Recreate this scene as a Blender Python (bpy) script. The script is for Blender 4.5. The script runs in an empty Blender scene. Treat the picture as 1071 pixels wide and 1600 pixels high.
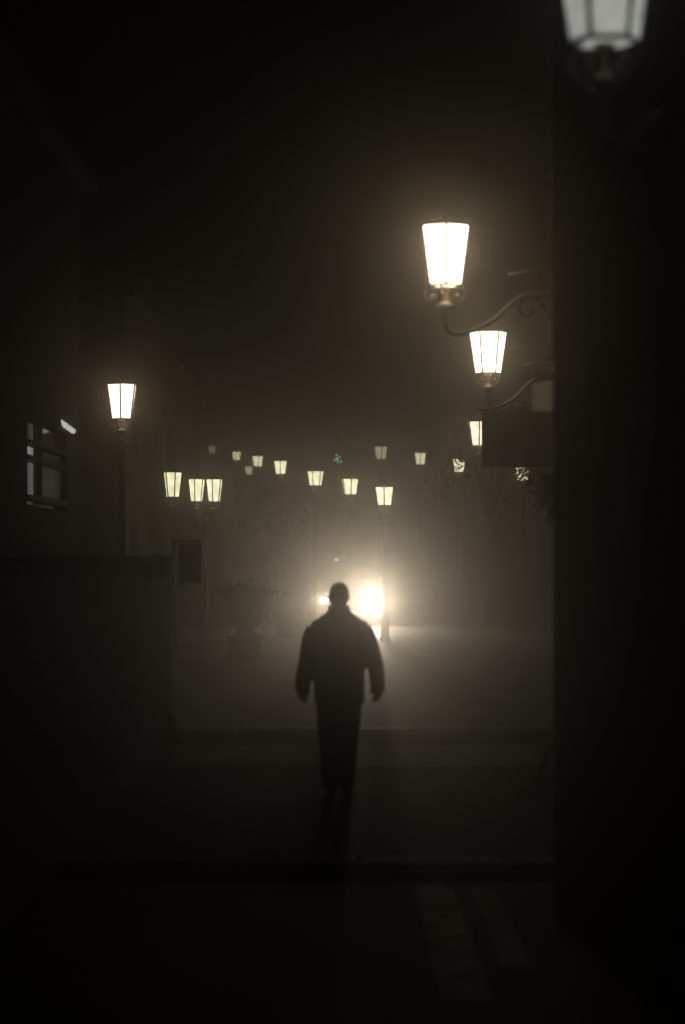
import bpy, bmesh, math, random
from mathutils import Vector, Matrix
random.seed(7)
PI = math.pi
sc = bpy.context.scene
COL = sc.collection

# ------------------------------------------------------------------ camera maths
FPX, CAMZ = 3300.0, 2.07
TH = math.atan(61.0 / FPX)
def at(px, py, Y):
    """world point seen at photo pixel (px, py) at depth Y"""
    u, v = (px - 535.5) / FPX, (800 - py) / FPX
    d = Vector((u, math.cos(TH) - v * math.sin(TH), math.sin(TH) + v * math.cos(TH)))
    t = Y / d.y
    return Vector((d.x * t, Y, CAMZ + d.z * t))

# ------------------------------------------------------------------ materials
def mat(name, col, rough=0.7, var=0.25, scale=8.0, bump=0.0, bscale=30.0, metal=0.0, spec=0.4):
    m = bpy.data.materials.new(name); m.use_nodes = True
    nt = m.node_tree; n = nt.nodes; b = n['Principled BSDF']
    b.inputs['Roughness'].default_value = rough
    b.inputs['Metallic'].default_value = metal
    b.inputs['Specular IOR Level'].default_value = spec
    tc = n.new('ShaderNodeTexCoord')
    no = n.new('ShaderNodeTexNoise'); no.inputs['Scale'].default_value = scale; no.inputs['Detail'].default_value = 6
    nt.links.new(tc.outputs['Object'], no.inputs['Vector'])
    mx = n.new('ShaderNodeMix'); mx.data_type = 'RGBA'
    mx.inputs['A'].default_value = tuple(c * (1 - var) for c in col) + (1,)
    mx.inputs['B'].default_value = tuple(min(1, c * (1 + var)) for c in col) + (1,)
    nt.links.new(no.outputs['Fac'], mx.inputs['Factor'])
    nt.links.new(mx.outputs['Result'], b.inputs['Base Color'])
    if bump:
        n2 = n.new('ShaderNodeTexNoise'); n2.inputs['Scale'].default_value = bscale; n2.inputs['Detail'].default_value = 5
        nt.links.new(tc.outputs['Object'], n2.inputs['Vector'])
        bp = n.new('ShaderNodeBump'); bp.inputs['Strength'].default_value = bump; bp.inputs['Distance'].default_value = 0.02
        nt.links.new(n2.outputs['Fac'], bp.inputs['Height']); nt.links.new(bp.outputs['Normal'], b.inputs['Normal'])
    return m

def brick_mat(name, c1, c2, mortar, bw, bh, rough=0.8, axis='wall', mort=0.012, spec=0.4):
    m = bpy.data.materials.new(name); m.use_nodes = True
    nt = m.node_tree; n = nt.nodes; b = n['Principled BSDF']; b.inputs['Roughness'].default_value = rough
    b.inputs['Specular IOR Level'].default_value = spec
    tc = n.new('ShaderNodeTexCoord')
    br = n.new('ShaderNodeTexBrick'); br.inputs['Scale'].default_value = 1.0
    br.inputs['Color1'].default_value = c1 + (1,); br.inputs['Color2'].default_value = c2 + (1,); br.inputs['Mortar'].default_value = mortar + (1,)
    br.inputs['Brick Width'].default_value = bw; br.inputs['Row Height'].default_value = bh
    br.inputs['Mortar Size'].default_value = mort; br.inputs['Mortar Smooth'].default_value = 0.3
    if axis == 'wall':
        sp = n.new('ShaderNodeSeparateXYZ'); cb = n.new('ShaderNodeCombineXYZ'); ad = n.new('ShaderNodeMath')
        nt.links.new(tc.outputs['Object'], sp.inputs[0])
        nt.links.new(sp.outputs['X'], ad.inputs[0]); nt.links.new(sp.outputs['Y'], ad.inputs[1])
        nt.links.new(ad.outputs[0], cb.inputs['X']); nt.links.new(sp.outputs['Z'], cb.inputs['Y'])
        nt.links.new(cb.outputs[0], br.inputs['Vector'])
    else:
        nt.links.new(tc.outputs['Object'], br.inputs['Vector'])
    no = n.new('ShaderNodeTexNoise'); no.inputs['Scale'].default_value = 1.7; no.inputs['Detail'].default_value = 7
    nt.links.new(tc.outputs['Object'], no.inputs['Vector'])
    mr = n.new('ShaderNodeMapRange'); mr.inputs['To Min'].default_value = 0.55; mr.inputs['To Max'].default_value = 1.4
    nt.links.new(no.outputs['Fac'], mr.inputs['Value'])
    mx = n.new('ShaderNodeMix'); mx.data_type = 'RGBA'; mx.blend_type = 'MULTIPLY'; mx.inputs['Factor'].default_value = 1
    nt.links.new(br.outputs['Color'], mx.inputs['A']); nt.links.new(mr.outputs['Result'], mx.inputs['B'])
    nt.links.new(mx.outputs['Result'], b.inputs['Base Color'])
    bp = n.new('ShaderNodeBump'); bp.inputs['Strength'].default_value = 0.6; bp.inputs['Distance'].default_value = 0.015
    nt.links.new(br.outputs['Fac'], bp.inputs['Height']); bp.invert = True
    nt.links.new(bp.outputs['Normal'], b.inputs['Normal'])
    return m

def glow(name, col, strength, base=0.6, dirt=0):
    m = bpy.data.materials.new(name); m.use_nodes = True
    b = m.node_tree.nodes['Principled BSDF']
    b.inputs['Base Color'].default_value = (base, base, base, 1); b.inputs['Roughness'].default_value = 0.5
    b.inputs['Emission Color'].default_value = col + (1,); b.inputs['Emission Strength'].default_value = strength
    if dirt:                 # dusty, unevenly frosted glass
        nt = m.node_tree; tc = nt.nodes.new('ShaderNodeTexCoord'); no = nt.nodes.new('ShaderNodeTexNoise'); mr = nt.nodes.new('ShaderNodeMapRange')
        no.inputs['Scale'].default_value = 7; no.inputs['Detail'].default_value = 4
        mr.inputs['From Min'].default_value = .3; mr.inputs['From Max'].default_value = .7
        mr.inputs['To Min'].default_value = strength * (1 - dirt); mr.inputs['To Max'].default_value = strength * (1 + dirt)
        nt.links.new(tc.outputs['Object'], no.inputs['Vector']); nt.links.new(no.outputs['Fac'], mr.inputs['Value'])
        nt.links.new(mr.outputs['Result'], b.inputs['Emission Strength'])
    m.cycles.emission_sampling = 'FRONT'
    return m

IRON = mat('iron', (0.03, 0.028, 0.026), 0.65, 0.3, 20, 0.2, 60, spec=0.25)
IRON2 = mat('iron_worn', (0.19, 0.15, 0.105), 0.38, 0.4, 25, 0.2, 60, spec=0.5)
STONE = mat('stone', (0.16, 0.15, 0.135), 0.85, 0.35, 6, 0.4, 25)
STONE_D = mat('stone_dark', (0.07, 0.065, 0.06), 0.85, 0.35, 6, 0.4, 25)
KERB = mat('kerb_granite', (0.42, 0.38, 0.33), 0.55, 0.4, 14, 0.3, 40)
KERB_N = mat('kerb_worn', (0.36, 0.32, 0.28), 0.8, 0.6, 5, 0.5, 30)
PALE_SETTS = brick_mat('pale_setts', (0.17, 0.155, 0.135), (0.12, 0.11, 0.095), (0.05, 0.045, 0.04), 0.5, 0.18, 0.6, 'floor', 0.012)
ASPH = mat('asphalt', (0.035, 0.031, 0.027), 0.8, 0.4, 3, 0.6, 90, spec=.15)
SETTS = brick_mat('stone_setts', (0.055, 0.05, 0.044), (0.038, 0.034, 0.03), (0.018, 0.016, 0.014), 0.22, 0.14, 0.7, 'floor')
PAVE = brick_mat('paving', (0.30, 0.27, 0.235), (0.23, 0.205, 0.18), (0.10, 0.09, 0.08), 0.6, 0.45, 0.6, 'floor', 0.008, .2)
BRICK_D = brick_mat('brick_dark', (0.045, 0.024, 0.014), (0.032, 0.017, 0.010), (0.03, 0.022, 0.016), 0.23, 0.075)
BRICK_N = brick_mat('brick_brown', (0.032, 0.018, 0.011), (0.022, 0.012, 0.008), (0.022, 0.016, 0.012), 0.23, 0.075)
PLASTER = mat('plaster_dark', (0.05, 0.043, 0.036), 0.9, 0.35, 1.2, 0.3, 12)
PLASTER_F = mat('plaster_far', (0.04, 0.035, 0.03), 0.9, 0.35, 0.8, 0.3, 12)
ROOF = mat('roof_tiles', (0.05, 0.03, 0.022), 0.8, 0.3, 5, 0.5, 30)
DARKGL = mat('dark_glass', (0.012, 0.012, 0.013), 0.12, 0.1, 3)
WOOD = mat('dark_wood', (0.05, 0.035, 0.022), 0.65, 0.3, 12)
LEAF = mat('leaves', (0.045, 0.055, 0.022), 0.6, 0.5, 2)
BARK = mat('bark', (0.05, 0.04, 0.03), 0.9, 0.4, 14, 0.6, 40)
SIGNW = mat('pale_sign', (0.72, 0.66, 0.60), 0.6, 0.08, 5)
BANNER = mat('dark_cloth', (0.016, 0.013, 0.011), 0.9, 0.3, 8)
PAINTW = mat('worn_white_paint', (0.62, 0.56, 0.48), 0.7, 0.55, 9, 0.3, 60)
_nt = PAINTW.node_tree
for _n in _nt.nodes:
    if _n.type == 'TEX_NOISE' and _n.inputs['Scale'].default_value == 9.0:
        _n.inputs['Scale'].default_value = 3.0; _n.inputs['Detail'].default_value = 9
        _mr = _nt.nodes.new('ShaderNodeMapRange'); _mr.inputs['From Min'].default_value = .28; _mr.inputs['From Max'].default_value = .60
        _mix = [q for q in _nt.nodes if q.type == 'MIX'][0]
        _nt.links.new(_n.outputs['Fac'], _mr.inputs['Value']); _nt.links.new(_mr.outputs['Result'], _mix.inputs['Factor'])
        _mix.inputs['A'].default_value = (.12, .11, .095, 1); _mix.inputs['B'].default_value = (.80, .74, .66, 1)
        break

PIPE = mat('pale_pipe', (0.55, 0.48, 0.40), 0.4, 0.3, 9)

# ------------------------------------------------------------------ mesh helpers
class MB:
    def __init__(self): self.bm = bmesh.new()
    def face(self, pts, smooth=False):
        f = self.bm.faces.new([self.bm.verts.new(Vector(p)) for p in pts]); f.smooth = smooth; return f
    def box(self, lo, hi, bevel=0.0):
        b2 = bmesh.new(); bmesh.ops.create_cube(b2, size=1)
        c = [(lo[i] + hi[i]) / 2 for i in range(3)]; s = [hi[i] - lo[i] for i in range(3)]
        for v in b2.verts: v.co = Vector([c[i] + v.co[i] * s[i] for i in range(3)])
        if bevel: bmesh.ops.bevel(b2, geom=list(b2.edges), offset=bevel, segments=2, affect='EDGES')
        self.merge(b2); return self
    def merge(self, b2):
        me = bpy.data.meshes.new('tmp'); b2.to_mesh(me); b2.free(); self.bm.from_mesh(me); bpy.data.meshes.remove(me)
    def rings(self, rings, smooth=True, cap=True):
        vs = [[self.bm.verts.new(Vector(p)) for p in r] for r in rings]
        k = len(vs[0])
        for a, b in zip(vs, vs[1:]):
            for i in range(k):
                f = self.bm.faces.new((a[i], a[(i + 1) % k], b[(i + 1) % k], b[i])); f.smooth = smooth
        if cap:
            self.bm.faces.new(list(reversed(vs[0]))); self.bm.faces.new(vs[-1])
        return self
    def lathe(self, prof, seg=12, cx=0, cy=0, smooth=True, rot=0):
        return self.rings([[(cx + r * math.cos(rot + 2 * PI * i / seg), cy + r * math.sin(rot + 2 * PI * i / seg), z) for i in range(seg)] for r, z in prof], smooth)
    def loft(self, secs, seg=20):      # (cx, cy, z, rx, ry)
        return self.rings([[(cx + rx * math.cos(2 * PI * i / seg), cy + ry * math.sin(2 * PI * i / seg), z) for i in range(seg)] for cx, cy, z, rx, ry in secs])
    def tube(self, pts, rad, seg=8):
        pts = [Vector(p) for p in pts]
        if not hasattr(rad, '__len__'): rad = [rad] * len(pts)
        out = []; ref = None
        for i, p in enumerate(pts):
            t = (pts[min(i + 1, len(pts) - 1)] - pts[max(i - 1, 0)]).normalized()
            if ref is None: ref = t.orthogonal().normalized()
            ref = (ref - t * ref.dot(t))
            ref = ref.normalized() if ref.length > 1e-5 else t.orthogonal().normalized()
            bn = t.cross(ref)
            out.append([p + (ref * math.cos(2 * PI * k / seg) + bn * math.sin(2 * PI * k / seg)) * rad[i] for k in range(seg)])
        return self.rings(out)
    def ball(self, c, r, seg=14):
        rx, ry, rz = r if hasattr(r, '__len__') else (r, r, r)
        n = 9
        return self.loft([(c[0], c[1], c[2] - rz * math.cos(PI * (i + .35) / (n - .3)), rx * math.sin(PI * (i + .35) / (n - .3)), ry * math.sin(PI * (i + .35) / (n - .3))) for i in range(n)], seg)
    def build(self, name, m, parent=None, fix=True):
        me = bpy.data.meshes.new(name)
        if fix: bmesh.ops.recalc_face_normals(self.bm, faces=list(self.bm.faces))
        self.bm.to_mesh(me); self.bm.free()
        for mm in (m if isinstance(m, list) else [m]): me.materials.append(mm)
        o = bpy.data.objects.new(name, me); COL.objects.link(o)
        if parent: o.parent = parent
        return o

def spline(pts, n=6):
    pts = [Vector(p) for p in pts]; out = []
    for i in range(len(pts) - 1):
        p0, p1, p2, p3 = pts[max(i - 1, 0)], pts[i], pts[i + 1], pts[min(i + 2, len(pts) - 1)]
        for k in range(n):
            t = k / n
            out.append(0.5 * ((2 * p1) + (p2 - p0) * t + (2 * p0 - 5 * p1 + 4 * p2 - p3) * t * t + (3 * p1 - p0 - 3 * p2 + p3) * t ** 3))
    out.append(pts[-1]); return out

def tag(o, label=None, cat=None, group=None, kind=None):
    if label: o['label'] = label
    if cat: o['category'] = cat
    if group: o['group'] = group
    if kind: o['kind'] = kind
    return o
def empty(name, loc, label, cat, group=None, rz=0):
    o = bpy.data.objects.new(name, None); COL.objects.link(o)
    o.location = loc; o.rotation_euler = (0, 0, rz); o.empty_display_size = 0.2
    return tag(o, label, cat, group)
def link(name, me, parent, loc=(0, 0, 0), rz=0):
    o = bpy.data.objects.new(name, me); COL.objects.link(o); o.parent = parent; o.location = loc; o.rotation_euler = (0, 0, rz)
    return o

# ------------------------------------------------------------------ the setting: ground in three levels
Y_PLAZA, Y_ROAD, SLOPE0, SLOPE = 23.35, 14.05, 50.0, 0.065
Z_NEAR, Z_PLAZA = -0.10, 0.10
def gz(Y):
    if Y < Y_ROAD: return Z_NEAR
    if Y < Y_PLAZA: return 0.0
    return Z_PLAZA + max(0, Y - SLOPE0) * SLOPE

XL, XR, YF, YB = -45, 45, -4.0, 125.0
g = MB()
prof = [(YF, -0.14), (13.9, -0.14), (13.95, -0.04), (23.2, -0.04), (23.25, 0.06), (SLOPE0, 0.06), (YB, 0.06 + (YB - SLOPE0) * SLOPE)]
for (y0, z0), (y1, z1) in zip(prof, prof[1:]):
    g.face([(XL, y0, z0), (XR, y0, z0), (XR, y1, z1), (XL, y1, z1)])
tag(g.build('ground', STONE_D, fix=False), kind='structure')
g = MB(); g.box((-6, YF + .3, -0.135), (6, Y_ROAD - .012, Z_NEAR)); tag(g.build('pavement', SETTS), kind='structure')
g = MB(); g.box((-20, Y_ROAD + .33, -0.035), (20, Y_PLAZA - .03, 0.0)); tag(g.build('road', ASPH), kind='structure')
g = MB(); g.box((-20, 20.3, 0.001), (20, 22.5, 0.005)); tag(g.build('pale_strip', PALE_SETTS), kind='structure')  # band of paler setts laid over the road before the plaza
g = MB()
nseg = 24
ys = [Y_PLAZA + .34, SLOPE0] + [SLOPE0 + (YB - .5 - SLOPE0) * i / nseg for i in range(1, nseg + 1)]
for y0, y1 in zip(ys, ys[1:]):
    g.face([(-40, y0, gz(y0)), (40, y0, gz(y0)), (40, y1, gz(y1)), (-40, y1, gz(y1))])
tag(g.build('plaza', PAVE, fix=False), kind='structure')

def kerb_row(y, z0, z1, x0, x1, w=0.33):
    b = MB(); x = x0; k = 0
    rr = random.Random(int(y * 10))
    while x < x1 - .1:
        L = min(rr.uniform(0.7, 1.05), x1 - x)
        dz = rr.uniform(-.003, .003); dy = rr.uniform(-.004, .004)
        b.box((x + .0015, y + dy, z0), (x + L - .0015, y + w, z1 + dz), 0.016); x += L
    return b
k1 = kerb_row(Y_ROAD, -0.13, 0.004, .12, 8, 0.32); tag(k1.build('kerb', KERB_N), kind='structure')
k1 = kerb_row(Y_ROAD, -0.13, 0.003, -6, .115, 0.32); tag(k1.build('kerb', STONE_D), kind='structure')  # left stones coloured darker, standing in for lamp light fading along the kerb
k2 = kerb_row(Y_PLAZA, -0.03, 0.106, -20, 20, 0.33); tag(k2.build('kerb', KERB), kind='structure')

# two worn pale strips on the near pavement, irregular ends
def strip(x0, x1, y0, y1, nm):
    b = MB(); z = Z_NEAR + .004; rr = random.Random(nm)
    n = 14; L = []; R = []
    for i in range(n + 1):
        y = y0 + (y1 - y0) * i / n
        rnd = max(0, (y - (y1 - .35)) / .35)
        L.append((x0 + rr.uniform(-.008, .008), y)); R.append((x1 + rr.uniform(-.008, .008) - .1 * rnd ** 2.5, y))
    for i in range(n):
        b.face([(L[i][0], L[i][1], z), (R[i][0], R[i][1], z), (R[i + 1][0], R[i + 1][1], z), (L[i + 1][0], L[i + 1][1], z)])
    return tag(b.build('road_marking', PAINTW, fix=False), kind='structure')
strip(.475, .725, 10.2, 13.75, 1)
strip(.83, .99, 11.0, 13.7, 2)

# ------------------------------------------------------------------ lanterns
def lantern_meshes(key, w, h, taper=0.68, rot=0.35):
    R, r = w / 2, w / 2 * taper
    hexa = lambda rad, z, k=6: [(rad * math.cos(rot + 2 * PI * i / k), rad * math.sin(rot + 2 * PI * i / k), z) for i in range(k)]
    out = {}
    b = MB()
    a, c = hexa(r * .97, 0.012), hexa(R * .97, h - .004)
    for i in range(6):
        j = (i + 1) % 6; b.face([a[i], a[j], c[j], c[i]])
    b.face(list(reversed(a))); b.face(c)
    out['glass'] = b
    b = MB()
    a, c = hexa(r, 0), hexa(R, h)
    for i in range(6):
        j = (i + 1) % 6
        b.tube([a[i], c[i]], .012, 6); b.tube([a[i], a[j]], .012, 6); b.tube([c[i], c[j]], .013, 6)
    out['frame'] = b
    b = MB()
    b.lathe([(R * 1.03, h), (R * 1.04, h + .012), (R * .80, h + .032), (R * .40, h + .056), (R * .16, h + .062)], 6, smooth=False, rot=rot)
    b.lathe([(.016, h + .060), (.022, h + .075), (.012, h + .09), (.003, h + .115)], 10)
    out['cap'] = b
    b = MB()
    b.lathe([(.05, -.004), (.045, -.025), (.027, -.05), (.024, -.12), (.036, -.14), (.080, -.165), (.088, -.18), (.05, -.20), (.03, -.215), (.022, -.24), (.04, -.265), (.03, -.29), (.018, -.33)], 14)
    out['base'] = b
    b = MB()
    for i in range(1):
        A = rot + PI / 4 + i * PI / 2; d = Vector((math.cos(A), math.sin(A), 0))
        pts = [(r * .98, -.012), (r * 1.16, -.06), (r * 1.02, -.115), (r * .66, -.135), (r * .5, -.10), (r * .66, -.07), (r * .80, -.088)]
        b.tube(spline([d * q + Vector((0, 0, z)) for q, z in pts], 5), .0095, 6)
        b.ball(d * r * .72 + Vector((0, 0, -.095)), .019, 8)
    out['scroll'] = b
    mm = {'glass': None, 'frame': IRON, 'cap': IRON, 'base': IRON2, 'scroll': IRON2}
    res = {}
    for k, b in out.items():
        me = bpy.data.meshes.new('lantern_' + k)
        bmesh.ops.recalc_face_normals(b.bm, faces=list(b.bm.faces)); b.bm.to_mesh(me); b.bm.free()
        me.materials.append(mm[k]); res[k] = me
    return res
LM = {'tall': lantern_meshes('tall', .47, .515), 'squat': lantern_meshes('squat', .47, .415, .74), 'slim': lantern_meshes('slim', .38, .50, .70)}
GLASS = {}
def lamp_glass(style, col, strength):
    key = (style, col, strength)
    if key not in GLASS:
        me = LM[style]['glass'].copy(); me.materials.clear()
        me.materials.append(glow('lantern_light', col, strength, dirt=.3)); GLASS[key] = me
    return GLASS[key]
def lantern(root, style, col, strength, loc=(0, 0, 0), rz=0):
    for k in ('frame', 'cap', 'base'): link('lantern_' + k, LM[style][k], root, loc, rz)
    for i in range(4): link('scroll', LM[style]['scroll'], root, loc, rz + i * PI / 2)
    return link('lantern_glass', lamp_glass(style, col, strength), root, loc, rz)

WARM, YEL, NEUT = (1, .84, .60), (1, .96, .60), (.92, .95, .86)

def wall_lantern(px, pyb, Y, wallx, col, L, label, arm='high', rz=0):
    p = at(px, pyb, Y)
    root = empty('wall_lantern', p, label, 'wall lamp', 'wall lanterns on iron brackets')
    lantern(root, 'tall', col, L, rz=rz)
    d = wallx - p.x
    b = MB()
    if arm == 'high':
        f = d / .93
        pts = [(0, 0, -.31), (.03, 0, -.385), (.09 * f, 0, -.41), (.22 * f, 0, -.37), (.36 * f, 0, -.28), (.46 * f, 0, -.17), (.57 * f, 0, -.085), (.75 * f, 0, -.06), (.81 * f, 0, .03), (.93 * f, 0, .15)]
        b.tube(spline(pts, 6), .021, 8)
        b.tube([(.45 * f, 0, .10), (.93 * f, 0, .20)], .010, 6)
        c0 = Vector((.60 * f, 0, -.20))
        b.tube([c0 + Vector((math.cos(t * .35) * (.13 - .0055 * t), 0, math.sin(t * .35) * (.13 - .0055 * t))) for t in range(20)], .011, 6)
        plate = (.0, .35)
    else:
        pts = [(0, 0, -.31), (.0, 0, -.37), (.05, 0, -.43), (.13, 0, -.41), (.17, 0, -.36), (.24, 0, -.31), (.30, 0, -.36), (d * .8, 0, -.52), (d, 0, -.50)]
        b.tube(spline(pts, 6), .020, 8)
        c0 = Vector((.17, 0, -.42))
        b.tube([c0 + Vector((math.cos(t * .4) * (.085 - .0035 * t), 0, math.sin(t * .4) * (.085 - .0035 * t))) for t in range(19)], .012, 6)
        plate = (-.66, -.36)
    b.build('bracket_arm', IRON2, root)
    b = MB(); b.box((d - .025, -.05, plate[0]), (d - .001, .05, plate[1]), .006); b.build('wall_plate', IRON, root)
    return root

def pole_mesh(h, th=1.0):
    b = MB()
    t = th * .85
    b.lathe([(.14 * t, 0), (.14 * t, .06), (.115 * t, .10), (.105 * t, .38), (.12 * t, .41), (.085 * t, .47), (.078 * t, .60), (.074 * t, .95), (.088 * t, .98), (.072 * t, 1.04), (.064 * t, h * .6), (.045 * t, h - .55), (.065 * t, h - .52), (.038 * t, h - .47), (.030 * t, h - .32)], 14)
    return b

def street_lamp(px, pyb, Y, style, col, L, label, group='street lamps across the foggy square', double=False, th=1.0, rz=0, zbase=None):
    p = at(px, pyb, Y); z0 = gz(Y) if zbase is None else zbase
    root = empty('street_lamp', (p.x, Y, z0), label, 'street lamp', group)
    h = p.z - z0
    rq = random.Random(int(px)); root.rotation_euler = (rq.uniform(-.012, .012), rq.uniform(-.008, .008), 0)
    pole_mesh(h, th).build('pole', IRON, root)
    if double:
        b = MB()
        for s in (-1, 1):
            b.tube(spline([(0, 0, h - .55), (s * .08, 0, h - .62), (s * .17, 0, h - .52), (s * .195, 0, h - .33)], 5), .02, 7)
        b.build('crossarm', IRON, root)
        b = MB(); b.lathe([(.03, h - .34), (.045, h - .26), (.02, h - .2), (.035, h - .14), (.004, h - .02)], 10); b.build('finial', IRON, root)
        for s in (-1, 1): lantern(root, style, col, L, (s * .195, 0, h), rz)
    else:
        lantern(root, style, col, L, (0, 0, h), rz)
        b = MB(); b.tube([(-.24, 0, h - .40), (.24, 0, h - .40)], .012, 6);
        b.build('ladder_bar', IRON, root)
    return root

# wall lanterns on the right
wall_lantern(945, 68, 9.2, 1.85, NEUT, 0.36, 'dim greyish wall lantern cut off by the top edge, on dark brick', 'low', rz=-.33)
wall_lantern(696, 447, 18.1, 2.0, WARM, 7.3, 'biggest bright white wall lantern on a long curled iron arm above the walking person', rz=.17)
wall_lantern(763, 584, 26.0, 2.7, WARM, 5.2, 'bright wall lantern just below and behind the biggest one, above the dark banner', rz=-.34)
wall_lantern(748, 697, 44.0, 4.6, WARM, 2.2, 'wall lantern half hidden by the left edge of the dark hanging banner', rz=.2)

# street lamps
street_lamp(192, 655, 31.0, 'tall', WARM, 3.6, 'tall bright street lamp standing alone on the left beside the lit window', rz=.17, zbase=Z_PLAZA)
street_lamp(271, 777, 42.0, 'slim', YEL, 1.6, 'slim yellowish street lamp just left of the double lamp', rz=.5)
street_lamp(319.5, 784, 46.5, 'slim', YEL, 1.8, 'double headed street lamp with two yellowish lanterns side by side', double=True, th=1.0)
street_lamp(602, 790, 46.5, 'squat', YEL, 2.0, 'street lamp whose dark pole stands in front of the car headlight glare', th=1.0, rz=.1)
street_lamp(547, 773, 55.0, 'squat', YEL, 2.0, 'yellowish street lamp directly above the walking person, next to the glare pole', rz=.3)
street_lamp(492.5, 759, 60.0, 'squat', YEL, 2.0, 'yellowish street lamp above the left shoulder of the walking person', rz=-.2)
street_lamp(440, 741, 66.0, 'squat', YEL, 2.1, 'street lamp midway up the rising row, highest of its four bright lanterns', rz=.15)
street_lamp(403, 729, 84.0, 'squat', YEL, 1.85, 'small hazy street lamp, second from the far left end of the rising row', rz=.4)
street_lamp(369.5, 719, 104.0, 'squat', YEL, 1.75, 'tiny dim street lamp at the far left end of the rising row')
street_lamp(389, 741, 116.0, 'squat', YEL, 1.26, 'faint speck of a street lamp set lower than the rising row')
street_lamp(332, 709, 112.0, 'squat', YEL, 0.36, 'barely visible street lamp high above the double lamp')
street_lamp(290, 707, 114.0, 'squat', YEL, 0.18, 'faintest street lamp of all, high between the slim lamp and the double lamp')
street_lamp(595.5, 718, 67.0, 'squat', YEL, 0.5, 'dim street lamp high above the one that stands before the glare', th=1.2, rz=.3)
street_lamp(658, 726, 75.0, 'squat', YEL, 1.4, 'hazy street lamp standing alone between the glare pole and the leafy tree', rz=.2)
street_lamp(718, 738, 67.0, 'squat', YEL, 2.3, 'street lamp broken into specks by leaves of the tree, left of its crown')
street_lamp(818, 752, 60.0, 'squat', YEL, 2.1, 'street lamp broken into specks by leaves, at the right near the dark pier')

# ------------------------------------------------------------------ buildings
def facade_building(name, lo, hi, wm, label, windows=(), roof=0.0, group=None, face='-X', win_mat=None):
    cx, cy = (lo[0] + hi[0]) / 2, (lo[1] + hi[1]) / 2
    root = empty(name, (cx, cy, lo[2]), label, 'building', group)
    L = [lo[0] - cx, lo[1] - cy, 0]; H = [hi[0] - cx, hi[1] - cy, hi[2] - lo[2]]
    MB().box(L, H).build('wall', wm, root)
    b = MB(); e = .22
    b.box((L[0] - e, L[1] - e, H[2] + .002), (H[0] + e, H[1] + e, H[2] + .22), .03); b.build('cornice', STONE_D, root)
    if roof:
        b = MB(); z = H[2] + .225
        q = [(L[0] - .1, L[1] - .1, z), (H[0] + .1, L[1] - .1, z), (H[0] + .1, H[1] + .1, z), (L[0] - .1, H[1] + .1, z)]
        mx, my = 0, 0
        if H[1] - L[1] > H[0] - L[0]: r1, r2 = (0, L[1] + 1.5, z + roof), (0, H[1] - 1.5, z + roof); fs = [(q[0], q[1], r1), (q[1], q[2], r2, r1), (q[2], q[3], r2), (q[3], q[0], r1, r2), q[::-1]]
        else: r1, r2 = (L[0] + 1.5, 0, z + roof), (H[0] - 1.5, 0, z + roof); fs = [(q[0], q[1], r2, r1), (q[1], q[2], r2), (q[2], q[3], r1, r2), (q[3], q[0], r1), q[::-1]]
        for f in fs: b.face(f)
        b.build('roof', ROOF, root)
    for (u, z, w, h) in windows:                # u: along the face, world coordinate
        b = MB(); f = MB(); si = MB(); t = .07
        def bx(m, a0, a1, z0, z1, d0, d1):
            if face == '-X': m.box((L[0] - d1, a0 - cy, z0 - lo[2]), (L[0] - d0, a1 - cy, z1 - lo[2]))
            elif face == '+X': m.box((H[0] + d0, a0 - cy, z0 - lo[2]), (H[0] + d1, a1 - cy, z1 - lo[2]))
            else: m.box((a0 - cx, L[1] - d1, z0 - lo[2]), (a1 - cx, L[1] - d0, z1 - lo[2]))
        a0, a1 = u - w / 2, u + w / 2
        bx(b, a0, a0 + t, z, z + h, .003, .06); bx(b, a1 - t, a1, z, z + h, .003, .06)
        bx(b, a0 + t, a1 - t, z, z + t, .003, .06); bx(b, a0 + t, a1 - t, z + h - t, z + h, .003, .06)
        bx(b, u - .025, u + .025, z + t, z + h - t, .012, .05)
        bx(b, a0 + t, u - .025, z + h * .66, z + h * .66 + .045, .012, .05); bx(b, u + .025, a1 - t, z + h * .66, z + h * .66 + .045, .012, .05)
        w_o = b.build('window', WOOD, root)
        bx(f, a0 + t, a1 - t, z + t, z + h - t, .002, .011); f.build('pane', DARKGL, w_o)
        bx(si, a0 - .06, a1 + .06, z - .1, z - .003, .002, .12); si.build('sill', STONE_D, w_o)
    return root

# right: near pier with its splayed brick face, and the side wall the top lantern hangs on
pr = empty('brick_pier', (1.255, 12.5, Z_NEAR), 'dark brick pier filling the right side of the picture', 'brick pier')
b = MB()
def prism(b, poly, z0, z1):
    b.rings([[(x, y, z0) for x, y in poly], [(x, y, z1) for x, y in poly]], smooth=False)
prism(b, [(0, 0), (.02, .30), (3.4, .30), (3.4, 0)], 0, 8.6); b.build('wall', BRICK_D, pr)
b = MB(); prism(b, [(-.035, -.05), (-.02, .33), (.595, .33), (.595, -.05)], 8.602, 8.9); b.build('coping', STONE_D, pr)
sw = empty('side_wall', (1.85, 5.0, Z_NEAR), 'dark brick wall along the right that carries the top lantern', 'wall')
MB().box((0, -8.5, 0), (.5, 7.49, 7.6)).build('wall', BRICK_D, sw)
MB().box((-.04, -8.5, 7.602), (.54, 7.44, 7.78), .02).build('coping', STONE_D, sw)

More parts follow.
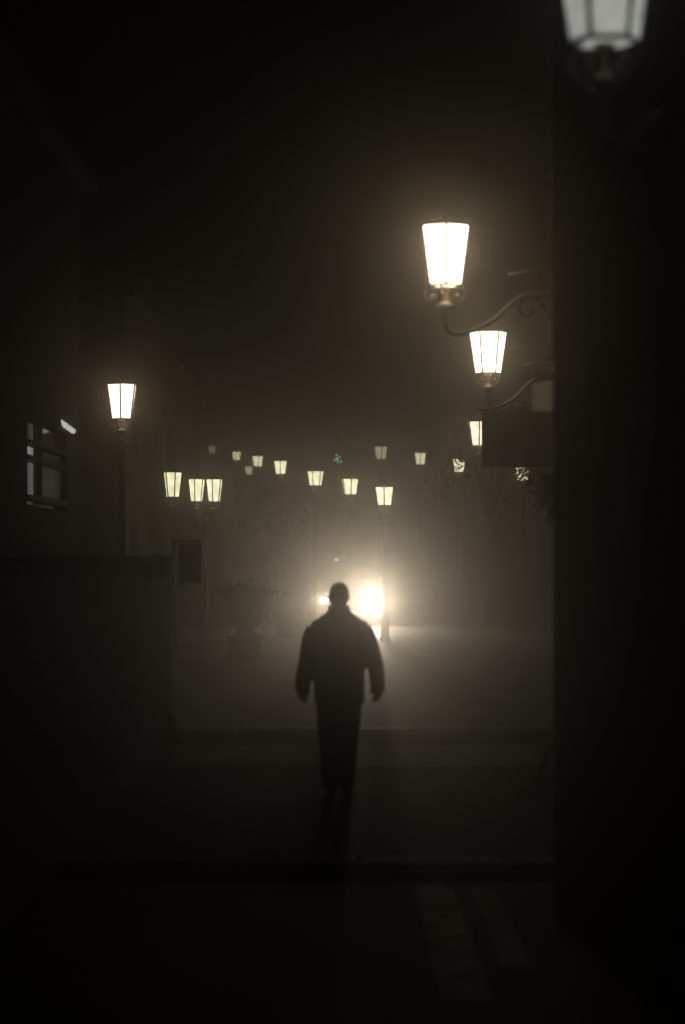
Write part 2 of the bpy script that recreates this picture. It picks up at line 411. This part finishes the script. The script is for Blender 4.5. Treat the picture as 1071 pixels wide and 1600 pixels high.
facade_building('town_house', (2.0, 13.0, -.04), (7.5, 20.0, 8.0), BRICK_N, 'dark brick house hidden behind the pier, carrying the biggest lantern on its wall', [(14.6, 2.6, .9, 1.4), (16.3, 2.6, .9, 1.4), (19.0, 5.6, .9, 1.3)], 1.6)
facade_building('town_house', (2.7, 20.6, -.04), (8.2, 27.0, 7.2), PLASTER, 'dark house beyond the pier carrying the second bright lantern and the banner', [(22.0, 4.6, .9, 1.4), (24.2, 4.6, .9, 1.4)], 1.6)
facade_building('town_house', (4.6, 38.0, Z_PLAZA - .04), (11.5, 44.7, 8.2), PLASTER_F, 'hazy house corner on the right that carries the half hidden lantern',
    [(y, z, 1.0, 1.6) for y in (40.0, 42.6) for z in (1.1, 3.2, 5.6)], 2.0)
facade_building('town_house', (-3, 119, 4.2), (16, 123.5, 13.2), PLASTER_F, 'far house lost in the fog at the top of the rising square', [(x, z, 1.3, 1.9) for x in (-1, 3, 7, 11) for z in (6, 9.5)], 0, face='-Y')
facade_building('town_house', (-16.5, 46, Z_PLAZA - .04), (-4.75, 70, 7.6), PLASTER_F, 'hazy house on the far left of the square behind the double lamp',
    [(y, z, 1.0, 1.6) for y in (48, 52, 56, 60) for z in (1.2, 4.2)], 2.0, face='+X')

# left: shop building with the lit window (built of parts), low dark wall before it
shop = empty('shop_building', (-3.6, 24, -.04), 'dark shop building at the far left with a lit barred window', 'building')
def sh(lo, hi): return (lo[0] + 3.6, lo[1] - 24, lo[2] + .04), (hi[0] + 3.6, hi[1] - 24, hi[2] + .04)
b = MB()
X0, X1 = -9.0, -3.6
def zat(py, px): return at(px, py, 3.6 * FPX / (535.5 - px)).z
def yat(px): return 3.6 * FPX / (535.5 - px)
YA, YBW, YC = yat(43), yat(63), yat(105)
zt, zb = zat(654, 52), zat(792, 52)
b.box(*sh((X0, 10.0, -.04), (X1, YA, 7.0))); b.box(*sh((X0, YA, -.04), (X1, YC, zb))); b.box(*sh((X0, YA, zt), (X1, YC, 7.0))); b.box(*sh((X0, YC, -.04), (X1, 28.8, 7.0)))
b.box(*sh((X0, YA, zb), (X1 - .8, YC, zt)))
b.build('wall', PLASTER, shop)
b = MB(); b.box(*sh((X0 - .2, 9.8, 7.002), (X1 + .25, 29.0, 7.22)), .03); b.build('cornice', STONE_D, shop)
b = MB()
lv = [zt, zat(691.5, 52), zat(716.5, 52), zat(778.5, 52), zb]
b.box(*sh((X1 - .07, YA, lv[3] - .035), (X1 + .02, YC, lv[3] + .035))); b.box(*sh((X1 - .07, YA, lv[2] - .03), (X1 + .02, YC, lv[2] + .03))); b.box(*sh((X1 - .07, YA, lv[1] - .02), (X1 + .02, YC, lv[1] + .02)))
for i in range(4):
    z0, z1 = lv[i + 1] + .04, lv[i] - .04
    b.box(*sh((X1 - .07, YBW, z0), (X1 + .012, YBW + .09, z1)))
win = b.build('window', WOOD, shop)
BL = (1.0, .95, .94)
for i, s in enumerate((.045, .25, .11, .045)):
    b = MB(); b.box(*sh((X1 - .10, YA + .01, lv[i + 1] + .036), (X1 - .085, YBW - .005, lv[i] - .036))); b.build('pane', glow('shop_light', BL, s, .2, .5), win)
b = MB(); b.box(*sh((X1 - .10, YBW + .1, lv[1] + .03), (X1 - .085, YC - .02, lv[0] - .03))); b.build('pane', DARKGL, win)
for i, s in ((1, .007), (2, .017)):
    b = MB(); b.box(*sh((X1 - .10, YBW + .1, lv[i + 1] + .036), (X1 - .085, YC - .02, lv[i] - .036))); b.build('pane', glow('shop_light', BL, s, .1), win)
b = MB(); b.box(*sh((X1 - .10, YBW + .1, lv[4] + .02), (X1 - .085, YC - .02, lv[3] - .036))); b.build('pane', DARKGL, win)
# fluorescent strip over the shop front
p0, p1 = at(92, 657, 27.0), at(115, 674, 27.4)
st = empty('strip_light', p0, 'short white strip light glowing at a slant beside the lit shop window', 'strip light')
b = MB(); b.tube([Vector((0, 0, 0)), p1 - p0], .034, 8); b.build('tube', glow('strip_glow', (.95, .92, .9), .7, .5), st)
b = MB(); b.tube([Vector((-.04, 0, .05)), p1 - p0 + Vector((.03, 0, .05))], .028, 6)
b.tube([(-.02, 0, .05), (-.35, 0, .10)], .014, 6); b.build('housing', IRON, st)

# low wall at left with flared stone foot at its end
lw = empty('boundary_wall', (-1.86, 23.0, -.04), 'dark low wall along the left of the street ending in a flared stone foot', 'wall')
b = MB(); b.box((-.32, -20, 0), (0, 0, 1.98)); b.build('wall', BRICK_N, lw)
b = MB(); b.box((-.36, -20, 1.982), (.03, .03, 2.06), .012); b.build('coping', STONE_D, lw)
b = MB(); b.rings([[(x, y, z) for x, y in ((-.3, -.28 - f), (f, -.28 - f), (f, .02 + f), (-.3, .02 + f))] for f, z in ((.135, 0), (.12, .10), (.07, .20), (.03, .30), (.012, .36))], smooth=False)
b.build('plinth', STONE_D, lw)
sg = empty('hanging_sign', (-1.82, 23.1, 1.72), 'dark rectangular sign board hanging at the end of the low left wall', 'sign')
b = MB(); b.box((.03, -.02, 0), (.275, .02, .43), .006); b.build('board', BANNER, sg)
b = MB(); b.tube([(-.03, 0, .46), (.29, 0, .46)], .012, 6)
for x in (.07, .235): b.tube([(x, 0, .46), (x, 0, .42)], .006, 5)
b.box((-.04, -.015, .35), (-.01, .015, .48)); b.build('bracket', IRON, sg)

# right: square pale projecting sign and downpipe, dark banner, hanging plant
p = at(850, 620, 19.7)
ps = empty('projecting_sign', p, 'small square pale blank sign projecting from the wall at the right edge', 'sign')
b = MB(); b.box((-.105, -.018, -.135), (.105, .018, .135), .006); b.build('panel', SIGNW, ps)
b = MB(); b.box((-.085, -.05, .165), (.24, .05, .215), .012); b.tube([(-.05, 0, .165), (-.05, 0, .13)], .008, 5); b.tube([(.06, 0, .165), (.06, 0, .13)], .008, 5)
b.build('bracket', IRON, ps)
p = at(857, 1165, 17.0)
dp = empty('rain_pipe', (at(838, 1240, 17.9).x, 17.9, 0), 'pale rain pipe with a kicked out foot beside the dark pier', 'rain pipe')
b = MB(); b.tube(spline([(.0, 0, .035), (.02, 0, .06), (.045, 0, .17), (.06, 0, .30), (.11, 0, .40), (.19, 0, .55), (.22, 0, .9), (.22, 0, 3), (.22, 0, 7)], 4), .035, 10); b.build('pipe', PIPE, dp)
b = MB(); b.tube([(-.03, 0, .028), (.035, 0, .075)], [.046, .040], 10); b.build('shoe', PIPE, dp)
b = MB()
for z in (.9, 2.6, 4.6, 6.4): b.box((.175, -.05, z), (.30, .05, z + .03))
b.build('clamp', IRON, dp)

p0, p1 = at(753, 642, 27.3), at(866, 728, 27.3)
bn = empty('banner', (p0.x, 27.3, p1.z), 'wide dark cloth banner hanging under the second bright lantern', 'banner')
w, h = p1.x - p0.x, p0.z - p1.z
b = MB(); n = 14
fr = []; bk = []
for i in range(n + 1):
    x = w * i / n; yy = .018 * math.sin(i * 1.1); dz = .012 * math.sin(i * 1.9)
    fr.append([(x, yy - .006, dz), (x, yy * .6 - .006, h * .5), (x, -.006, h)]); bk.append([(x, yy + .006, dz), (x, yy * .6 + .006, h * .5), (x, .006, h)])
for i in range(n):
    for k in range(2):
        b.face([fr[i][k], fr[i + 1][k], fr[i + 1][k + 1], fr[i][k + 1]], True); b.face([bk[i + 1][k], bk[i][k], bk[i][k + 1], bk[i + 1][k + 1]], True)
    b.face([fr[i][0], bk[i][0], bk[i + 1][0], fr[i + 1][0]])
for i in (0, n): b.face([fr[i][0], fr[i][1], fr[i][2], bk[i][2], bk[i][1], bk[i][0]])
b.build('cloth', BANNER, bn, fix=False)
b = MB(); b.tube([(-.04, 0, h + .012), (w + .1, 0, h + .012)], .016, 8); b.ball((-.05, 0, h + .012), .026, 8); b.tube([(0, 0, -.005), (w, 0, -.005)], .012, 8); b.build('rod', IRON, bn)

def leaf_cloud(b, fn, n, size, rr):
    for _ in range(n):
        c = fn(rr)
        if c is None: continue
        d = Vector((rr.gauss(0, 1), rr.gauss(0, 1), rr.gauss(0, 1))).normalized(); e = d.orthogonal().normalized()
        e = Matrix.Rotation(rr.uniform(0, 6.28), 3, d) @ e; f = d.cross(e); s = size * rr.uniform(.6, 1.3)
        b.face([c - e * s, c - f * s * .42, c + e * s, c + f * s * .42])

p = at(852, 770, 17.6)
hp = empty('hanging_plant', p, 'dark bushy plant hanging beside the pier below the pale sign', 'plant')
rr = random.Random(3); b = MB()
def hp_fn(r):
    t = r.random(); z = .16 - .52 * t
    wd = .05 + .13 * (1 - abs(t - .30) * 1.3)
    x = r.gauss(.07 + .11 * t * t * 2.2, max(.03, wd * .62)); y = r.gauss(0, .09)
    if math.sin(x * 37 + 2) * math.sin(z * 29) > .55: return None
    return Vector((x, y, z))
leaf_cloud(b, hp_fn, 1500, .026, rr); b.build('foliage', LEAF, hp, fix=False)
b = MB(); b.lathe([(.03, -.06), (.085, -.02), (.115, .06), (.12, .07)], 14, .1, 0); b.build('basket', IRON, hp)
b = MB(); b.tube(spline([(.1, 0, .07), (.1, 0, .3), (.16, 0, .42), (.30, 0, .42)], 5), .008, 6); b.build('hook', IRON, hp)

# ------------------------------------------------------------------ trees
def tree(px, Y, h, crown_r, crown_z, nleaf, leaf, label, seed, th=.11, hole=.35):
    rr = random.Random(seed); p = at(px, 900, Y); z0 = gz(Y)
    root = empty('tree', (p.x, Y, z0), label, 'tree')
    b = MB()
    b.tube(spline([(0, 0, -.05), (.03, 0, h * .25), (-.04, .02, h * .55), (.02, 0, h * .9)], 4), [th * (1.25 - i / 13) for i in range(13)], 9)
    tips = []
    for i in range(9):
        a = i * 2.4 + rr.uniform(-.4, .4); zs = h * rr.uniform(.42, .75); L = crown_r * rr.uniform(.65, 1.0)
        e = Vector((math.cos(a) * L, math.sin(a) * L, crown_z + rr.uniform(-.5, .75) * crown_r))
        m = Vector((math.cos(a) * L * .45, math.sin(a) * L * .45, (zs + e.z) / 2 - .1))
        b.tube(spline([(0, 0, zs), m, e], 4), [th * .5 * (1 - k / 10) for k in range(9)], 6); tips += [e, m.lerp(e, .5), m.lerp(e, .8)]
        for q in range(2):
            e2 = m.lerp(e, .55) + Vector((rr.uniform(-.5, .5), rr.uniform(-.5, .5), rr.uniform(-.1, .6))) * crown_r * .6
            b.tube([m.lerp(e, .4), e2], [th * .2, th * .05], 5); tips.append(e2)
    b.build('trunk', BARK, root)
    b = MB()
    cl = [(t, crown_r * rr.uniform(.16, .34)) for t in tips]
    def fn(r):
        c, s = r.choice(cl)
        v = Vector((r.gauss(0, 1), r.gauss(0, 1), r.gauss(0, .8))) * s * .62
        return c + v
    leaf_cloud(b, fn, nleaf, leaf, rr); b.build('crown', LEAF, root, fix=False)
    return root
tree(768, 54, 4.6, 1.7, 3.9, 6500, .055, 'leafy tree on the right whose leaves break up two lamps', 11)
tree(420, 54, 2.6, .75, 2.0, 2200, .06, 'small hazy round tree behind the stone urn', 21, .07)

# ------------------------------------------------------------------ urn planter, low planter box
p = at(384, 1000, 38.0)
ur = empty('stone_urn', (p.x, 38, Z_PLAZA), 'large pale stone urn on a pedestal left of the walking person', 'urn')
b = MB(); b.box((-.36, -.36, 0), (.36, .36, .09), .01); b.box((-.29, -.29, .09), (.29, .29, .40), .01); b.box((-.34, -.34, .402), (.34, .34, .46), .01); b.build('pedestal', STONE, ur)
b = MB(); b.lathe([(.20, .462), (.21, .50), (.13, .56), (.15, .60), (.27, .66), (.31, .80), (.34, 1.0), (.40, 1.15), (.47, 1.22), (.48, 1.27), (.43, 1.28), (.36, 1.2), (.2, 1.18)], 24); b.build('bowl', STONE, ur)
b = MB(); leaf_cloud(b, lambda r: Vector((r.gauss(0, .2), r.gauss(0, .2), 1.2 + abs(r.gauss(0, .10)))), 500, .045, random.Random(5)); b.build('foliage', LEAF, ur, fix=False)
p = at(462, 965, 48.5)
pb = empty('planter_box', (p.x, 48.5, Z_PLAZA), 'low dark planter box with shrubs between the urn and the walking person', 'planter')
b = MB(); b.box((-.45, -.3, 0), (.45, .3, .42), .01); b.box((-.49, -.34, .422), (.49, .34, .48), .01); b.build('box', WOOD, pb)
b = MB(); leaf_cloud(b, lambda r: Vector((r.uniform(-.42, .42), r.uniform(-.27, .27), .48 + abs(r.gauss(0, .055)))), 500, .05, random.Random(6)); b.build('foliage', LEAF, pb, fix=False)

# ------------------------------------------------------------------ traffic light
p = at(528, 716, 78.0); z0 = gz(78)
tl = empty('traffic_light', (p.x, 78, z0), 'traffic light showing green, high above the walking person', 'traffic light')
h = p.z - z0
b = MB(); b.lathe([(.12, 0), (.12, .1), (.07, .14), (.055, h - .3), (.05, h + .85)], 12); b.build('pole', IRON, tl)
b = MB(); b.box((-.16, -.30, h - .22), (.16, -.06, h + .72), .03); b.build('housing', IRON, tl)
GREEN = glow('green_light', (.32, 1, .55), 1.5, .1)
for k, nm in enumerate(('green_lamp', 'amber_lamp', 'red_lamp')):
    z = h + k * .29 - .06
    if k == 0:
        b = MB(); rr = random.Random(8)
        for i in range(7):
            a = i * 2.4; r = .035 * math.sqrt(i * 2.0)
            b.ball((r * math.cos(a) * 1.3, -.31, z + r * math.sin(a) * 1.3), (.03, .014, .03), 8)
        b.build(nm, GREEN, tl)
    else:
        b = MB(); b.ball((0, -.30, z), (.10, .03, .10), 14); b.build(nm, DARKGL, tl)
    b = MB()
    b.rings([[(q * math.cos(t), y, z + q * math.sin(t)) for t in [PI * .05 + PI * .9 * i / 8 for i in range(9)] + [PI * .95 - PI * .9 * i / 8 for i in range(9)] for q in [.125]] for y in (-.30, -.42)], cap=False)
    b.build('visor', IRON, tl)

# ------------------------------------------------------------------ car with headlights on
CAR_Y = 52.0
pl, prr = at(507, 938, CAR_Y), at(583, 938, CAR_Y)
cxm = (pl.x + prr.x) / 2; zc = gz(CAR_Y)
car = empty('car', (cxm, CAR_Y, zc), 'dark car driving towards us behind the person with glaring headlights', 'car')
car.rotation_euler = (math.atan(SLOPE), 0, 0)
CARP = mat('car_paint', (.03, .03, .034), .3, .1, 3, spec=.6)
RUB = mat('rubber', (.02, .02, .02), .9, .2, 20)
CHR = mat('chrome', (.5, .5, .5), .2, .05, 5, metal=1)
secs = [  # y, half width low, half width high, z bottom, belt z, top z, top half width
    (0.0, .66, .60, .32, .55, .62, .52), (.12, .78, .74, .22, .62, .76, .66), (.55, .84, .80, .20, .70, .88, .70), (1.05, .85, .82, .20, .80, .97, .70),
    (1.75, .85, .82, .20, .90, 1.38, .60), (2.1, .85, .82, .20, .92, 1.44, .60), (2.9, .85, .82, .20, .92, 1.43, .60), (3.5, .84, .80, .22, .92, 1.22, .62), (3.95, .80, .76, .25, .90, 1.00, .66), (4.1, .72, .68, .32, .75, .90, .60)]
b = MB()
b.rings([[(-wl * .9, y, zb_), (-wl, y, zb_ + .12), (-wh, y, bz), (-tw, y, tz - .03), (-tw * .7, y, tz), (tw * .7, y, tz), (tw, y, tz - .03), (wh, y, bz), (wl, y, zb_ + .12), (wl * .9, y, zb_)] for y, wl, wh, zb_, bz, tz, tw in secs])
b.build('body', CARP, car)
b = MB(); b.face([(-.70, 1.14, .985), (.70, 1.14, .985), (.57, 1.74, 1.375), (-.57, 1.74, 1.375)]); o = b.build('windscreen', DARKGL, car, fix=False); o.location = (0, -.02, .02)
b = MB(); b.face([(-.60, 3.5, 1.21), (.60, 3.5, 1.21), (.64, 3.9, 1.03), (-.64, 3.9, 1.03)]); o = b.build('rear_window', DARKGL, car, fix=False); o.location = (0, .02, .02)
for s in (-1, 1):
    b = MB(); b.face([(s * .815, 1.35, .95), (s * .82, 3.3, .97), (s * .64, 3.1, 1.33), (s * .625, 1.85, 1.34)]); o = b.build('side_window', DARKGL, car, fix=False); o.location = (s * .012, 0, 0)
    b = MB(); b.tube([(s * .80, 1.3, .95), (s * .92, 1.28, 1.0)], .02, 6); b.ball((s * .95, 1.3, 1.02), (.09, .05, .07), 10); b.build('mirror', CARP, car)
    for y in (.78, 3.25):
        b = MB(); b.rings([[(s * x, y + r * math.cos(t * PI / 12), .31 + r * math.sin(t * PI / 12)) for t in range(24)] for x, r in ((.70, .22), (.70, .30), (.72, .315), (.86, .315), (.88, .30), (.88, .21))]); wl_ = b.build('wheel', RUB, car)
        b = MB(); b.rings([[(s * x, y + r * math.cos(t * PI / 12), .31 + r * math.sin(t * PI / 12)) for t in range(24)] for x, r in ((.872, .205), (.884, .20), (.878, .16), (.89, .06), (.89, .01))]); b.build('rim', CHR, wl_)
b = MB(); b.box((-.44, -.03, .40), (.44, .03, .52), .01); b.build('grille', IRON, car)
b = MB(); b.box((-.26, -.05, .28), (.26, -.032, .38), .004); b.build('number_plate', SIGNW, car)
b = MB(); b.box((-.80, -.04, .22), (.80, .14, .34), .03); b.build('bumper', CARP, car)
hz_ = pl.z - zc
for s, L in ((-1, 230.0), (1, 1430.0)):
    hx = s * (prr.x - pl.x) / 2
    b = MB(); b.rings([[(hx + r * math.cos(t * PI / 10), y, hz_ + r * .9 * math.sin(t * PI / 10)) for t in range(20)] for r, y in ((.105, .10), (.105, -.03), (.095, -.05))]); hl = b.build('headlight', CHR, car)
    b = MB(); b.rings([[(hx + r * math.cos(t * PI / 10), y, hz_ + r * .9 * math.sin(t * PI / 10)) for t in range(20)] for r, y in ((.088, -.052), (.06, -.068), (.005, -.074))]); b.build('lens', glow('headlight_glow', (1, .90, .76), L), hl)
p = at(526, 881, CAR_Y + 2)
b = MB(); q = p - Vector((cxm, CAR_Y, zc)); b.box((q.x - .06, 1.98, 1.455), (q.x + .06, 2.06, 1.52), .015); b.build('roof_lamp', glow('roof_lamp_glow', (1, .95, .85), .8), car)

# ------------------------------------------------------------------ the walking person (local: feet at z 0, facing +Y, away)
P0 = at(530, 1100, 17.9)
per = empty('person', (P0.x, 17.9, 0.0), 'person in a dark jacket walking in the street, silhouetted against the headlights', 'person')
per.scale = (1.03, 1.03, 1.03)
SKIN = mat('skin', (.28, .17, .12), .55, .1, 20)
JACK = mat('jacket_cloth', (.022, .02, .018), .85, .3, 20, .4, 40)
TROU = mat('trouser_cloth', (.018, .017, .016), .9, .3, 20, .3, 60)
SHOE = mat('shoe_leather', (.015, .013, .012), .45, .2, 20)
HAIR = mat('hair', (.02, .016, .012), .7, .3, 60, .5, 120)
def remesh(o, v, sm=6):
    m = o.modifiers.new('fuse', 'REMESH'); m.mode = 'VOXEL'; m.voxel_size = v; m.use_smooth_shade = True
    if sm:
        s = o.modifiers.new('soft', 'SMOOTH'); s.factor = .5; s.iterations = sm
    return o
ARM = {-1: [(-.188, -.005, 1.365), (-.232, -.02, 1.26), (-.258, -.035, 1.11), (-.284, -.03, 1.0), (-.298, -.01, .905)],
        1: [(.188, -.005, 1.365), (.235, .0, 1.28), (.282, .01, 1.14), (.306, .04, 1.03), (.318, .07, .91)]}
LEG = {-1: [(-.088, 0, .92), (-.088, -.03, .70), (-.080, -.06, .50), (-.074, -.17, .30), (-.068, -.26, .13)],
        1: [(.088, 0, .92), (.088, .08, .70), (.080, .16, .50), (.074, .22, .30), (.070, .26, .09)]}
b = MB()
# head, chin at 1.52, crown at 1.745
b.loft([(0, .055, 1.518, .026, .02), (0, .045, 1.53, .045, .042), (0, .030, 1.55, .058, .066), (0, .020, 1.58, .067, .082), (0, .012, 1.615, .074, .092), (0, .006, 1.65, .077, .097), (0, 0, 1.685, .076, .096), (0, -.004, 1.715, .064, .082), (0, -.006, 1.735, .042, .055), (0, -.006, 1.744, .016, .02)], 24)
b.tube([(0, .100, 1.645), (0, .118, 1.612), (0, .112, 1.60)], [.009, .015, .012], 8)          # nose
b.tube([(-.022, .097, 1.566), (0, .104, 1.567), (.022, .097, 1.566)], [.005, .009, .005], 8)   # lips
b.tube([(-.045, .088, 1.668), (-.02, .099, 1.672), (.02, .099, 1.672), (.045, .088, 1.668)], .008, 7)   # brow
for s in (-1, 1):
    b.tube([(s * .072, .0, 1.60), (s * .078, -.008, 1.615), (s * .081, -.012, 1.64), (s * .076, -.006, 1.655)], [.007, .010, .011, .007], 8)
b.tube([(0, -.012, 1.56), (0, -.014, 1.46), (0, -.01, 1.40)], [.066, .068, .078], 14)
b.loft([(0, 0, 1.44, .09, .06), (0, 0, 1.40, .17, .085), (0, 0, 1.30, .175, .11), (0, .0, 1.1, .15, .105), (0, 0, .98, .16, .11), (0, 0, .88, .165, .115), (0, 0, .82, .10, .08)], 20)
for s in (-1, 1):
    b.tube(spline(ARM[s], 3), [.058 - .0024 * i for i in range(13)], 10)
    b.tube(spline(LEG[s], 3), [.085 - .0038 * i for i in range(13)], 12)
    w0 = Vector(ARM[s][-1]); dn = Vector((0, .12 * s if s > 0 else .05, -1)).normalized(); sd = Vector((-s * .85, .5, 0)).normalized(); ins = Vector((-s * .45, -.9, 0)).normalized()
    # palm then five fingers, slightly curled in; palm faces the thigh
    b.tube([w0 + dn * -.01, w0 + dn * .03, w0 + dn * .09], [.026, .026, .024], 10)
    for off in (-.026, -.009, .009, .026): b.tube([w0 + dn * .005 + sd * off * .5, w0 + dn * .05 + sd * off, w0 + dn * .085 + sd * off], [.018, .019, .015], 8)
    for k, (off, L) in enumerate(((-.030, .060), (-.010, .074), (.010, .080), (.030, .072))):
        r0 = w0 + dn * .075 + sd * off
        b.tube([r0, r0 + dn * L * .42 + ins * .006, r0 + dn * L * .72 + ins * .024, r0 + dn * L * .80 + ins * .046], [.0105, .0095, .0085, .0065], 8)
        b.ball(w0 + dn * .07 + sd * off, .016, 8)
    t0 = w0 + dn * .03 + sd * .026
    b.tube([t0, t0 + sd * .026 + dn * .022 + ins * .008, t0 + sd * .032 + dn * .050 + ins * .02], [.014, .0115, .008], 8)
    a0 = Vector(LEG[s][-1])
    b.tube([a0, a0 + Vector((0, .06, -.04)), a0 + Vector((0, .15, -.06))], [.045, .04, .03], 8)
remesh(b.build('body', SKIN, per), .0055, 3)
for s in (-1, 1):
    b = MB(); b.ball((s * .032, .091, 1.645), .0125, 10); b.build('eye', mat('eye_white', (.6, .6, .58), .2, .02, 3), per)
b = MB()
b.loft([(0, -.046, 1.545, .056, .034), (0, -.040, 1.575, .068, .052), (0, -.030, 1.61, .076, .070), (0, -.020, 1.65, .0805, .086), (0, -.014, 1.685, .080, .094), (0, -.009, 1.715, .070, .088), (0, -.008, 1.738, .051, .064), (0, -.008, 1.753, .022, .028)], 24)
remesh(b.build('hair', HAIR, per), .008, 3)
b = MB()
b.loft([(0, -.005, 1.535, .084, .080), (0, -.006, 1.50, .112, .094), (0, -.005, 1.466, .160, .106), (0, -.005, 1.43, .205, .118), (0, -.005, 1.385, .232, .132), (0, -.005, 1.30, .232, .145), (0, -.005, 1.15, .222, .150), (.0, 0, 1.0, .213, .150), (.003, 0, .88, .210, .150), (.006, 0, .775, .207, .150), (.006, 0, .755, .195, .14)], 28)
for s in (-1, 1):
    pts = spline(ARM[s], 3)
    b.tube(pts[:-1] + [Vector(ARM[s][-1]) + Vector((0, 0, .02))], [.078, .084, .083, .080, .078, .074, .072, .070, .069, .068, .067, .066, .065], 14)
    b.tube([Vector(ARM[s][-1]) + Vector((0, 0, .075)), Vector(ARM[s][-1]) + Vector((0, 0, -.06))], [.064, .060], 14)
    b.tube([(s * .10, -.005, 1.42), (s * .19, -.005, 1.36)], [.06, .082], 12)
rr = random.Random(2)
for i in range(9):      # soft cloth folds
    x = rr.uniform(-.14, .14); z = rr.uniform(.8, 1.3)
    b.tube([(x, -.145, z), (x + rr.uniform(-.07, .07), -.148, z - rr.uniform(.1, .2))], [.008, .010], 6)
remesh(b.build('jacket', JACK, per), .011, 4)
b = MB()
b.rings([[(rx * math.cos(t * PI / 14), -.008 + ry * math.sin(t * PI / 14), z + .012 * math.sin(t * PI / 14)) for t in range(28)] for rx, ry, z in ((.098, .096, 1.485), (.088, .090, 1.552), (.080, .082, 1.558), (.080, .082, 1.50))])
b.build('collar', JACK, per)
b = MB()
b.loft([(0, 0, .97, .16, .12), (0, 0, .85, .185, .135), (0, 0, .76, .175, .13), (0, .01, .70, .12, .1)], 24)
for s in (-1, 1):
    lp = spline(LEG[s], 3); lp[-1] = lp[-1] + (lp[-1] - lp[-2]).normalized() * .035
    b.tube(lp, [.105, .104, .101, .098, .095, .091, .087, .083, .080, .077, .075, .074, .074], 14)
remesh(b.build('trousers', TROU, per), .011, 4)
for s in (-1, 1):
    a = Vector(LEG[s][-1]); tilt = -.55 if s < 0 else .10
    b = MB()
    R = Matrix.Rotation(tilt, 4, 'X')
    out = []
    for y, wd, ht in ((-.085, .020, .05), (-.075, .034, .085), (-.03, .040, .095), (.04, .042, .085), (.11, .048, .062), (.165, .044, .048), (.195, .026, .035)):
        out.append([R @ Vector((wd * math.cos(t * PI / 8), y, max(-.012, ht * math.sin(t * PI / 8)) - .0)) for t in range(16)])
    b.rings([[a + Vector((0, .015, -.075 if s > 0 else -.095)) + q for q in r] for r in out])
    o = b.build('shoe', SHOE, per)

# ------------------------------------------------------------------ haze, world, camera
hz = MB(); hz.box((-48, -6, -1.2), (48, 128, 16)); o = hz.build('haze', None); o.data.materials.clear()
m = bpy.data.materials.new('haze'); m.use_nodes = True; nt = m.node_tree
nt.nodes.remove(nt.nodes['Principled BSDF'])
pv = nt.nodes.new('ShaderNodeVolumePrincipled'); pv.inputs['Color'].default_value = (.96, .87, .74, 1)
pv.inputs['Density'].default_value = 0.016; pv.inputs['Anisotropy'].default_value = 0.95
nt.links.new(pv.outputs['Volume'], nt.nodes['Material Output'].inputs['Volume'])
o.data.materials.append(m); tag(o, kind='stuff')

w = bpy.data.worlds.new('World'); sc.world = w; w.use_nodes = True
bg = w.node_tree.nodes['Background']
bg.inputs['Color'].default_value = (.5, .42, .34, 1); bg.inputs['Strength'].default_value = .0008

cam = bpy.data.cameras.new('camera'); co = bpy.data.objects.new('camera', cam); COL.objects.link(co)
cam.sensor_fit = 'VERTICAL'; cam.sensor_height = 36; cam.sensor_width = 24; cam.lens = FPX / 1600 * 36
cam.clip_end = 400; cam.clip_start = .05
co.location = (0, 0, CAMZ); co.rotation_euler = (PI / 2 + TH, 0, 0)
cam.dof.use_dof = True; cam.dof.focus_distance = 38; cam.dof.aperture_fstop = 1.2
sc.camera = co
sc.view_settings.view_transform = 'Standard'; sc.view_settings.look = 'None'
sc.view_settings.exposure = 0; sc.view_settings.gamma = 1
cy = sc.cycles
cy.use_denoising = True; cy.max_bounces = 4; cy.diffuse_bounces = 2; cy.glossy_bounces = 2; cy.volume_bounces = 0; cy.transparent_max_bounces = 4
cy.sample_clamp_indirect = 4.0; cy.use_light_tree = True
